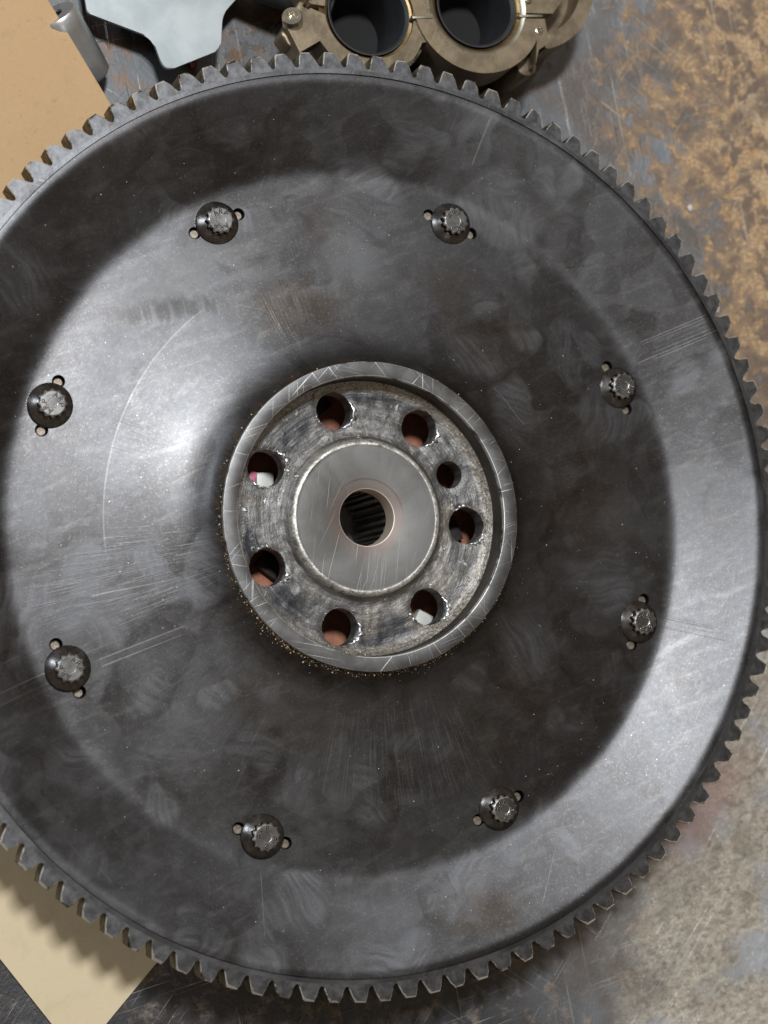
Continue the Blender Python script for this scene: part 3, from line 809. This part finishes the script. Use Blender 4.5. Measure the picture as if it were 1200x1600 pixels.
# ------------------------------------------------------------------ clutch disc seen through the holes
cd = empty('clutch_disc', (0, 0, BZ))
tag(cd, 'rust red clutch disc lying under the flywheel, glimpsed through the hub holes', 'clutch disc')
bm = bmesh.new()
lathe(bm, [(0.115, -0.20), (0.115, -0.175), (0.125, -0.172), (0.50, -0.172), (0.50, -0.20)], 96, closed=True)
for v in bm.verts: v.co.z -= BZ
obj('hub_plate', bm, M['clutch'], cd)
bm = bmesh.new()
lathe(bm, [(0.50, -0.215), (0.50, -0.165), (0.95, -0.165), (0.95, -0.215)], 96, closed=True)
for v in bm.verts: v.co.z -= BZ
obj('friction_ring', bm, M['under'], cd)
bm = bmesh.new()
# splined tube: teeth on the inside
ns = 22; prof = []
for i in range(ns):
    a = TAU * i / ns; w = TAU / ns
    prof += [(0.097, a), (0.097, a + w * 0.42), (0.084, a + w * 0.5), (0.084, a + w * 0.92)]
inn = [[bm.verts.new((r * math.cos(a) + 0.005, r * math.sin(a), z)) for r, a in prof] for z in (-0.022 - BZ, 0.005)]
outr = [[bm.verts.new((0.113 * math.cos(a) + 0.005, 0.113 * math.sin(a), z)) for r, a in prof] for z in (-0.022 - BZ, 0.005)]
nn = len(prof)
for i in range(nn):
    j = (i + 1) % nn
    bm.faces.new((inn[0][i], inn[0][j], inn[1][j], inn[1][i])); bm.faces.new((outr[0][i], outr[0][j], outr[1][j], outr[1][i]))
    bm.faces.new((inn[0][i], inn[0][j], outr[0][j], outr[0][i]))
obj('splined_hub', bm, M['spline'], cd, smooth=False)
for a, mname in ((153, 'pale_pad'), (-55, 'pale_pad'), (206, 'under'), (100, 'under'), (-6, 'under')):
    bm = bmesh.new()
    prism(bm, [(-0.028, -0.04), (0.028, -0.04), (0.028, 0.04), (-0.028, 0.04)], 0, 0.035, 0.006)
    rr = {153: 0.285, -55: 0.405, 206: 0.28, 100: 0.38, -6: 0.36}[a]
    obj('damper_spring_seat', bm, M[mname], cd, (rr * math.cos(R(a)), rr * math.sin(R(a)), -0.172 - BZ - 0.001), R(a + 25))
bm = bmesh.new(); prism(bm, [(-0.012, -0.05), (0.012, -0.05), (0.012, 0.05), (-0.012, 0.05)], 0, 0.04, 0.004)
obj('painted_tab', bm, M['pink'], cd, (-0.305, 0.125, -0.172 - BZ - 0.001), R(-18))

# ------------------------------------------------------------------ cardboard and cream card
def sheet(name, pts, z0, z1, mat, label, cat, bevel=0.0):
    cx = sum(p[0] for p in pts) / len(pts); cy = sum(p[1] for p in pts) / len(pts)
    bm = bmesh.new(); prism(bm, [(x - cx, y - cy) for x, y in pts], 0, z1 - z0, bevel)
    o = obj(name, bm, mat, loc=(cx, cy, z0), smooth=False); tag(o, label, cat); return o
# edge of the box runs from the far left down to under the flywheel
d = Vector((-0.688 + 0.848, 1.339 - 1.631)).normalized(); nrm = Vector((-d.y, d.x))
p0 = Vector((-0.848, 1.631)) - d * 0.9
c = [p0, p0 + d * 1.75, p0 + d * 1.75 - nrm * 1.6, p0 - nrm * 1.6]
cb = empty('cardboard_box', (-1.3, 1.2, BZ + 0.004))
tag(cb, 'flat brown cardboard box at the upper left, its flap reaching to the toothed rim', 'cardboard box')
def rel(v): return (v.x + 1.3, v.y - 1.2)
bm = bmesh.new(); prism(bm, [rel(v) for v in c], -0.134 - BZ, -0.12 - BZ, 0.004); obj('flap', bm, M['kraft'], cb, smooth=False)
c2 = [c[0] - nrm * 0.45, c[1] - nrm * 0.45, c[2], c[3]]
bm = bmesh.new(); prism(bm, [rel(v) for v in c2], 0.0, -0.1345 - BZ - 0.004); obj('box_body', bm, M['kraft'], cb, smooth=False)
apex = Vector((-0.899, -1.56)); e1 = (Vector((-1.114, -1.245)) - Vector((-0.974, -1.452))).normalized(); e2 = (Vector((-0.654, -1.321)) - Vector((-0.81, -1.474))).normalized()
sheet('cream_card', [tuple(apex), tuple(apex + e2 * 0.95), tuple(apex + e2 * 0.95 + e1 * 1.6), tuple(apex + e1 * 1.6)], BZ + 0.008, BZ + 0.016, M['cream'], 'cream coloured card sheet with one corner showing under the lower left of the flywheel', 'card sheet', 0.0)

# ------------------------------------------------------------------ zinc plated plate
def round_poly(pts, rad, seg=5):
    out = []; n = len(pts)
    for i in range(n):
        p = Vector(pts[i]); a = Vector(pts[i - 1]) - p; b = Vector(pts[(i + 1) % n]) - p
        rd = rad[i] if isinstance(rad, (list, tuple)) else rad
        rd = min(rd, a.length * 0.45, b.length * 0.45)
        if rd <= 0: out.append(tuple(p)); continue
        p1 = p + a.normalized() * rd; p2 = p + b.normalized() * rd
        for k in range(seg + 1):
            t = k / seg
            out.append(tuple(p1 * (1 - t) ** 2 + p * 2 * t * (1 - t) + p2 * t * t))
    return out
pl = [(-0.745, 1.95), (-0.713, 1.629), (-0.512, 1.561), (-0.478, 1.452), (-0.292, 1.533), (-0.278, 1.650), (-0.190, 1.745), (-0.16, 1.95)]
pl = round_poly(pl, [0.02, 0.01, 0.03, 0.035, 0.02, 0.03, 0.03, 0.02])
sheet('zinc_plate', pl, -0.219, -0.205, M['galv'], 'bluish zinc plated metal sheet with a tapered tab, beside the aluminium bushing', 'metal plate', 0.004)
bm = bmesh.new(); prism(bm, [(-0.2, -0.12), (0.2, -0.12), (0.2, 0.12), (-0.2, 0.12)], 0, -0.220 - BZ - 0.006, 0.004)
o = obj('spacer_block', bm, M['under'], loc=(-0.46, 1.98, BZ + 0.005)); tag(o, 'dark block propping up the zinc plate at the top edge of the picture', 'block')

# ------------------------------------------------------------------ aluminium tube leaning on the box
tb = empty('aluminium_bushing', (-0.735, 1.475, BZ))
tag(tb, 'turned aluminium bushing with a hollow end, leaning between cardboard box and zinc plate', 'bushing')
ax = Vector((-0.110, 0.135, 0.105))
L = ax.length
bm = bmesh.new()
lathe(bm, [(0.0, -0.03), (0.060, -0.03), (0.068, -0.02), (0.070, 0.04), (0.070, L - 0.05), (0.070, L - 0.010), (0.064, L), (0.026, L), (0.023, L - 0.004), (0.023, L - 0.08), (0, L - 0.08)], 48)
o = obj('tube_body', bm, M['alu'], tb)
o.rotation_mode = 'QUATERNION'; o.rotation_quaternion = ax.to_track_quat('Z', 'Y')
o.location = (0.020, -0.01, 0.074)
bm = bmesh.new()
lathe(bm, [(0.0, L - 0.078), (0.0225, L - 0.078), (0.0225, L - 0.006)], 32)
o2 = obj('bore_shadow_liner', bm, M['black'], tb); o2.name = 'shade_liner'  # black lining added to imitate the shade inside the hole
o2.rotation_mode = 'QUATERNION'; o2.rotation_quaternion = ax.to_track_quat('Z', 'Y'); o2.location = o.location

# ------------------------------------------------------------------ twin-bore clamp
tc = empty('twin_bore_clamp', (0.33, 1.6, BZ))
tag(tc, 'taupe metal housing with two large dark bores, at the top behind the flywheel', 'metal housing')
CZ = -0.03 - BZ      # top face, in the housing's own height
def W(x, y): return (x - 0.33, y - 1.6)
def plate_with_holes(outline, holes, z0, z1, mat, name):
    bm = bmesh.new(); co = [Vector(p) for p in outline]; ed = [(i, (i + 1) % len(co)) for i in range(len(co))]
    loops = [list(range(len(co)))]
    for hx, hy, hr in holes:
        b = len(co); n = 64 if hr > 0.05 else 20
        co += [Vector((hx + hr * math.cos(TAU * i / n), hy + hr * math.sin(TAU * i / n))) for i in range(n)]
        ed += [(b + i, b + (i + 1) % n) for i in range(n)]; loops.append(list(range(b, b + n)))
    vs, es, fs, *_ = delaunay_2d_cdt(co, ed, [], 1, 1e-6)
    def inside(x, y):
        c = False; n = len(outline)
        for i in range(n):
            x0, y0 = outline[i]; x1, y1 = outline[(i + 1) % n]
            if (y0 > y) != (y1 > y) and x < (x1 - x0) * (y - y0) / (y1 - y0) + x0: c = not c
        return c
    T = [bm.verts.new((v.x, v.y, z1)) for v in vs]; B = [bm.verts.new((v.x, v.y, z0)) for v in vs]
    for f in fs:
        cx = sum(vs[i].x for i in f) / len(f); cy = sum(vs[i].y for i in f) / len(f)
        if not inside(cx, cy) or any((cx - h[0]) ** 2 + (cy - h[1]) ** 2 < h[2] ** 2 * 0.99 for h in holes): continue
        bm.faces.new([T[i] for i in f]); bm.faces.new([B[i] for i in reversed(f)])
    for e in [e for e in bm.edges if len(e.link_faces) == 1 and e.verts[0] in T]:
        i = T.index(e.verts[0]); j = T.index(e.verts[1])
        bm.faces.new((T[i], T[j], B[j], B[i]))
    edges = [e for e in bm.edges if len(e.link_faces) == 2 and e.calc_face_angle(0) > 0.6 and e.verts[0].co.z > z1 - 1e-5 and e.verts[1].co.z > z1 - 1e-5]
    bmesh.ops.bevel(bm, geom=edges, offset=0.004, segments=2, affect='EDGES', clamp_overlap=True)
    return obj(name, bm, mat, tc)
B1 = W(0.156, 1.615); B2 = W(0.530, 1.660); RB = 0.138
# lower cap halves: outlines following the two bores, split from the upper halves along a gap
def arc(c, r, a_0, a_1, n=24): return [(c[0] + r * math.cos(R(a_0 + (a_1 - a_0) * i / n)), c[1] + r * math.sin(R(a_0 + (a_1 - a_0) * i / n))) for i in range(n + 1)]
S1 = 1.600 - 1.6      # split line height
low1 = arc(B1, RB + 0.012, 180 + 5, 354, 36) + [W(0.372, 1.600), W(0.372, 1.535), W(0.33, 1.527)] + arc(B1, RB + 0.060, -38, -150, 20) + [W(-0.085, 1.475), W(-0.125, 1.56), W(-0.04, 1.62)]
low2 = arc(B2, RB + 0.030, 194, 347, 36) + [W(0.765, 1.625), W(0.775, 1.545), W(0.735, 1.52), W(0.72, 1.47)] + arc(B2, RB + 0.090, -28, -170, 30) + [W(0.305, 1.600)]
# left cap
bm_o = plate_with_holes(low1, [], CZ - 0.10, CZ, M['bronze'], 'left_bearing_cap')
bm_o.name = 'bearing_cap'
o = plate_with_holes(low2, [(*W(0.741, 1.584), 0.013)], CZ - 0.14, CZ + 0.012, M['bronze'], 'bearing_cap')
up = [W(-0.04, 1.632), W(-0.10, 1.70), W(-0.06, 1.95), W(0.90, 2.05), W(0.86, 1.72), W(0.80, 1.648), W(0.672, 1.643)] + arc(B2, RB + 0.030, -8, 188, 30) + [W(0.372, 1.613), W(0.30, 1.612)] + arc(B1, RB + 0.012, 3, 175, 30)
plate_with_holes(up, [(*W(0.711, 1.69), 0.012)], CZ - 0.14, CZ + 0.004, M['bronze'], 'upper_housing')
for (bx, by), extra in ((B1, 0.0), (B2, 0.012)):
    bm = bmesh.new()
    lathe(bm, [(RB - 0.004, CZ - 0.02), (RB - 0.001, CZ - 0.004), (RB - 0.004, CZ - 0.004), (RB - 0.012, CZ - 0.012), (RB - 0.016, CZ - 0.04), (RB - 0.022, 0.05)], 96, cx=bx, cy=by)
    obj('bore_sleeve', bm, M['sleeve'], tc)
    bm = bmesh.new(); lathe(bm, [(RB - 0.022, 0.05), (0.0, 0.045)], 64, cx=bx, cy=by)
    obj('bore_shade_disc', bm, M['void'], tc)  # dark disc imitating the black depth of the bore
    bm = bmesh.new()
    lathe(bm, [(RB - 0.002, CZ - 0.05), (RB - 0.001, CZ - 0.020), (RB + 0.012, CZ - 0.014 + extra), (RB + 0.028, CZ - 0.008 + extra), (RB + 0.028, CZ - 0.09)], 96, cx=bx, cy=by)
    obj('bore_chamfer', bm, M['gold'], tc)
bm = bmesh.new()
lathe(bm, [(RB + 0.014, CZ - 0.014), (RB + 0.017, CZ + 0.004), (RB + 0.022, CZ + 0.008), (RB + 0.032, CZ + 0.010), (RB + 0.034, CZ - 0.02)], 96, cx=B2[0], cy=B2[1])
obj('seal_ring', bm, M['champ'], tc)
# second ring below the left bore, sunk lower
bm = bmesh.new()
lathe(bm, [(RB + 0.030, CZ - 0.14), (RB + 0.030, CZ - 0.05), (RB + 0.034, CZ - 0.045), (RB + 0.062, CZ - 0.045), (RB + 0.066, CZ - 0.05), (RB + 0.066, CZ - 0.25)], 96, cx=B1[0] + 0.015, cy=B1[1] + 0.005)
obj('retaining_ring', bm, M['champ'], tc)
# bright lips on the split faces
for x0, x1, y in ((0.296, 0.368, 1.6035), (0.672, 0.757, 1.6295)):
    bm = bmesh.new(); p, q = W(x0, y), W(x1, y + 0.004)
    prism(bm, [(p[0], p[1] - 0.004), (q[0], q[1] - 0.004), (q[0], q[1] + 0.004), (p[0], p[1] + 0.004)], CZ - 0.05, CZ + 0.016, 0.002)
    obj('split_lip', bm, M['champ'], tc)
# threaded inserts
for x, y in ((0.711, 1.69), (0.741, 1.584)):
    bm = bmesh.new(); p = W(x, y)
    lathe(bm, [(0.0, CZ - 0.02), (0.007, CZ - 0.02), (0.007, CZ + 0.012), (0.010, CZ + 0.0165), (0.0135, CZ + 0.0155), (0.0135, CZ - 0.02)], 24, cx=p[0], cy=p[1])
    obj('threaded_insert', bm, M['screw'], tc)
# cap screw and its lug on the left
bm = bmesh.new(); lug = [W(-0.135, 1.545), W(-0.10, 1.50), W(-0.05, 1.50), W(-0.005, 1.56), W(-0.01, 1.64), W(-0.06, 1.66)]
prism(bm, round_poly(lug, 0.015, 3), CZ - 0.12, CZ - 0.035, 0.006); obj('screw_lug', bm, M['bronze'], tc)
cs = W(-0.098, 1.575)
bm = bmesh.new()
lathe(bm, [(0.032, -0.06), (0.033, 0.03), (0.030, 0.035), (0.019, 0.035), (0.017, 0.030), (0.013, 0.018), (0, 0.018)], 32)
sc_o = obj('cap_screw', bm, M['screw'], tc, (cs[0], cs[1], CZ - 0.01))
sc_o.rotation_euler = (R(-14), R(-22), 0)
# curved housing wall on the right, lower than the caps
bm = bmesh.new()
cw = W(0.735, 1.78)
pts = arc(cw, 0.245, -80, 40, 30) + list(reversed(arc(cw, 0.195, -80, 40, 30)))
prism(bm, pts, 0.0, CZ - 0.035, 0.006); obj('curved_wall', bm, M['bronze'], tc)
bm = bmesh.new(); prism(bm, arc(cw, 0.20, -95, 60, 24) + [cw], 0.02, CZ - 0.13, 0.0); obj('web_floor', bm, M['bronze'], tc)
bm = bmesh.new(); bx_, by_ = W(0.716, 1.487)
prism(bm, circle(bx_, by_, 0.036, 24), 0.02, CZ - 0.05, 0.005); obj('small_boss', bm, M['bronze'], tc)
bm = bmesh.new(); prism(bm, [W(0.66, 1.50), W(0.70, 1.49), W(0.78, 1.56), W(0.80, 1.75), W(0.72, 1.75)], 0.02, CZ - 0.06, 0.01); obj('side_rib', bm, M['bronze'], tc)
bm = bmesh.new(); prism(bm, [W(0.02, 1.50), W(0.64, 1.53), W(0.70, 2.0), W(-0.05, 1.95)], 0.0, 0.025); obj('base_flange', bm, M['black'], tc)
# dust on the far left: black hose end and light tube
bm = bmesh.new()
lathe(bm, [(0.0, 0.0), (0.045, 0.0), (0.05, 0.01), (0.05, 0.30), (0.045, 0.31), (0.0, 0.31)], 32)
o = obj('black_hose', bm, M['black'], loc=(-0.22, 1.76, -0.19)); o.rotation_euler = (R(78), 0, R(70))
tag(o, 'black rubber hose end at the top edge, between zinc plate and twin bore housing', 'hose')
bm = bmesh.new()
prism(bm, [W(-0.055, 1.64), W(-0.005, 1.655), W(0.03, 1.90), W(-0.03, 1.90)], CZ - 0.10, CZ + 0.02, 0.012, 3); obj('linkage_arm', bm, M['champ'], tc)

# ------------------------------------------------------------------ grit, dust, hair and fragments
def fleck(bm, x, y, z, s, rnd):
    vs = [bm.verts.new((x + s * rnd.uniform(-1, 1), y + s * rnd.uniform(-1, 1), z + s * rnd.uniform(0.0, 0.7))) for _ in range(4)]
    for t in ((0, 1, 2), (0, 1, 3), (1, 2, 3), (0, 2, 3)): bm.faces.new([vs[i] for i in t])
rnd = random.Random(5)
bm = bmesh.new()
for _ in range(900):      # filings lying against the foot of the hub rim
    a = R(rnd.gauss(-95, 55)); r = 0.4695 + abs(rnd.gauss(0, 0.0055)) * (3.0 if rnd.random() < 0.15 else 1)
    fleck(bm, r * math.cos(a), r * math.sin(a), web_z(r) + 0.0003, rnd.choice((0.0009, 0.0012, 0.0018, 0.003)), rnd)
for _ in range(260):
    a = R(rnd.uniform(0, 360)); r = 0.4183 - abs(rnd.gauss(0, 0.010))
    fleck(bm, r * math.cos(a), r * math.sin(a), floor_z(r) + 0.001, rnd.uniform(0.0012, 0.0036), rnd)
o = obj('metal_filings', bm, M['grit'], smooth=False); tag(o, kind='stuff')
bm = bmesh.new()
for _ in range(650):
    a = rnd.uniform(0, TAU); r = math.sqrt(rnd.uniform(0.5 ** 2, 1.3 ** 2))
    if any((r * math.cos(a) - bx) ** 2 + (r * math.sin(a) - by) ** 2 < 0.1 ** 2 for bx, by in BP): continue
    fleck(bm, r * math.cos(a), r * math.sin(a), web_z(r) + 0.0003, rnd.choice((0.0008, 0.0010, 0.0014, 0.0022)), rnd)
o = obj('dust_specks', bm, M['dust'], smooth=False); tag(o, kind='stuff')
bm = bmesh.new()
for _ in range(60):
    x, y = rnd.uniform(0.9, 1.9), rnd.uniform(-1.8, 1.9)
    fleck(bm, x, y, BZ + 0.006, rnd.choice((0.003, 0.004, 0.006)), rnd)
o = obj('bench_crumbs', bm, M['dust'], smooth=False); tag(o, kind='stuff')
def strand(name, pts, rad, mat, label, cat):
    bm = bmesh.new(); prev = None
    for i, p in enumerate(pts):
        ring = [bm.verts.new((p[0] + rad * math.cos(TAU * k / 5), p[1] + rad * math.sin(TAU * k / 5), p[2] + rad * math.sin(TAU * k / 5 + 1))) for k in range(5)]
        if prev:
            for k in range(5): bm.faces.new((prev[k], prev[(k + 1) % 5], ring[(k + 1) % 5], ring[k]))
        prev = ring
    o = obj(name, bm, mat); tag(o, label, cat)
hp = []
for i in range(20):
    t = i / 19; x = 0.455 + 0.10 * t; y = 0.345 - 0.03 * t + 0.05 * math.cos(t * 2.2 + 0.3) 
    hp.append((x, y, web_z(max(0.47, math.hypot(x, y))) + 0.003))
strand('hair_strand', hp, 0.0004, M['hairm'], 'fine pale hair lying on the disc just right of the hub', 'hair')
for (x, y, s, lab) in ((1.50, 0.72, 0.016, 'small white crumb on the rust beside the right edge of the flywheel'), (1.43, 1.08, 0.012, 'tiny pale crumb on the rusty bench at the upper right')):
    bm = bmesh.new(); bmesh.ops.create_icosphere(bm, subdivisions=2, radius=s)
    for v in bm.verts: v.co += v.co * mnoise.noise(v.co * 90) * 0.5; v.co.z *= 0.6
    o = obj('crumb', bm, M['dust'], loc=(x, y, BZ + 0.008)); tag(o, lab, 'crumb')
bm = bmesh.new(); bmesh.ops.create_icosphere(bm, subdivisions=2, radius=0.015)  # small red solid standing in for a reflection on the bench
for v in bm.verts: v.co.x *= 0.6; v.co.z *= 0.5; v.co += v.co * mnoise.noise(v.co * 70) * 0.5
o = obj('red_reflection', bm, M['red'], loc=(-0.358, 1.524, BZ + 0.008)); tag(o, 'tiny red reflection modelled as a scrap on the bench under the zinc plate edge', 'solid')

scene.render.engine = 'CYCLES'
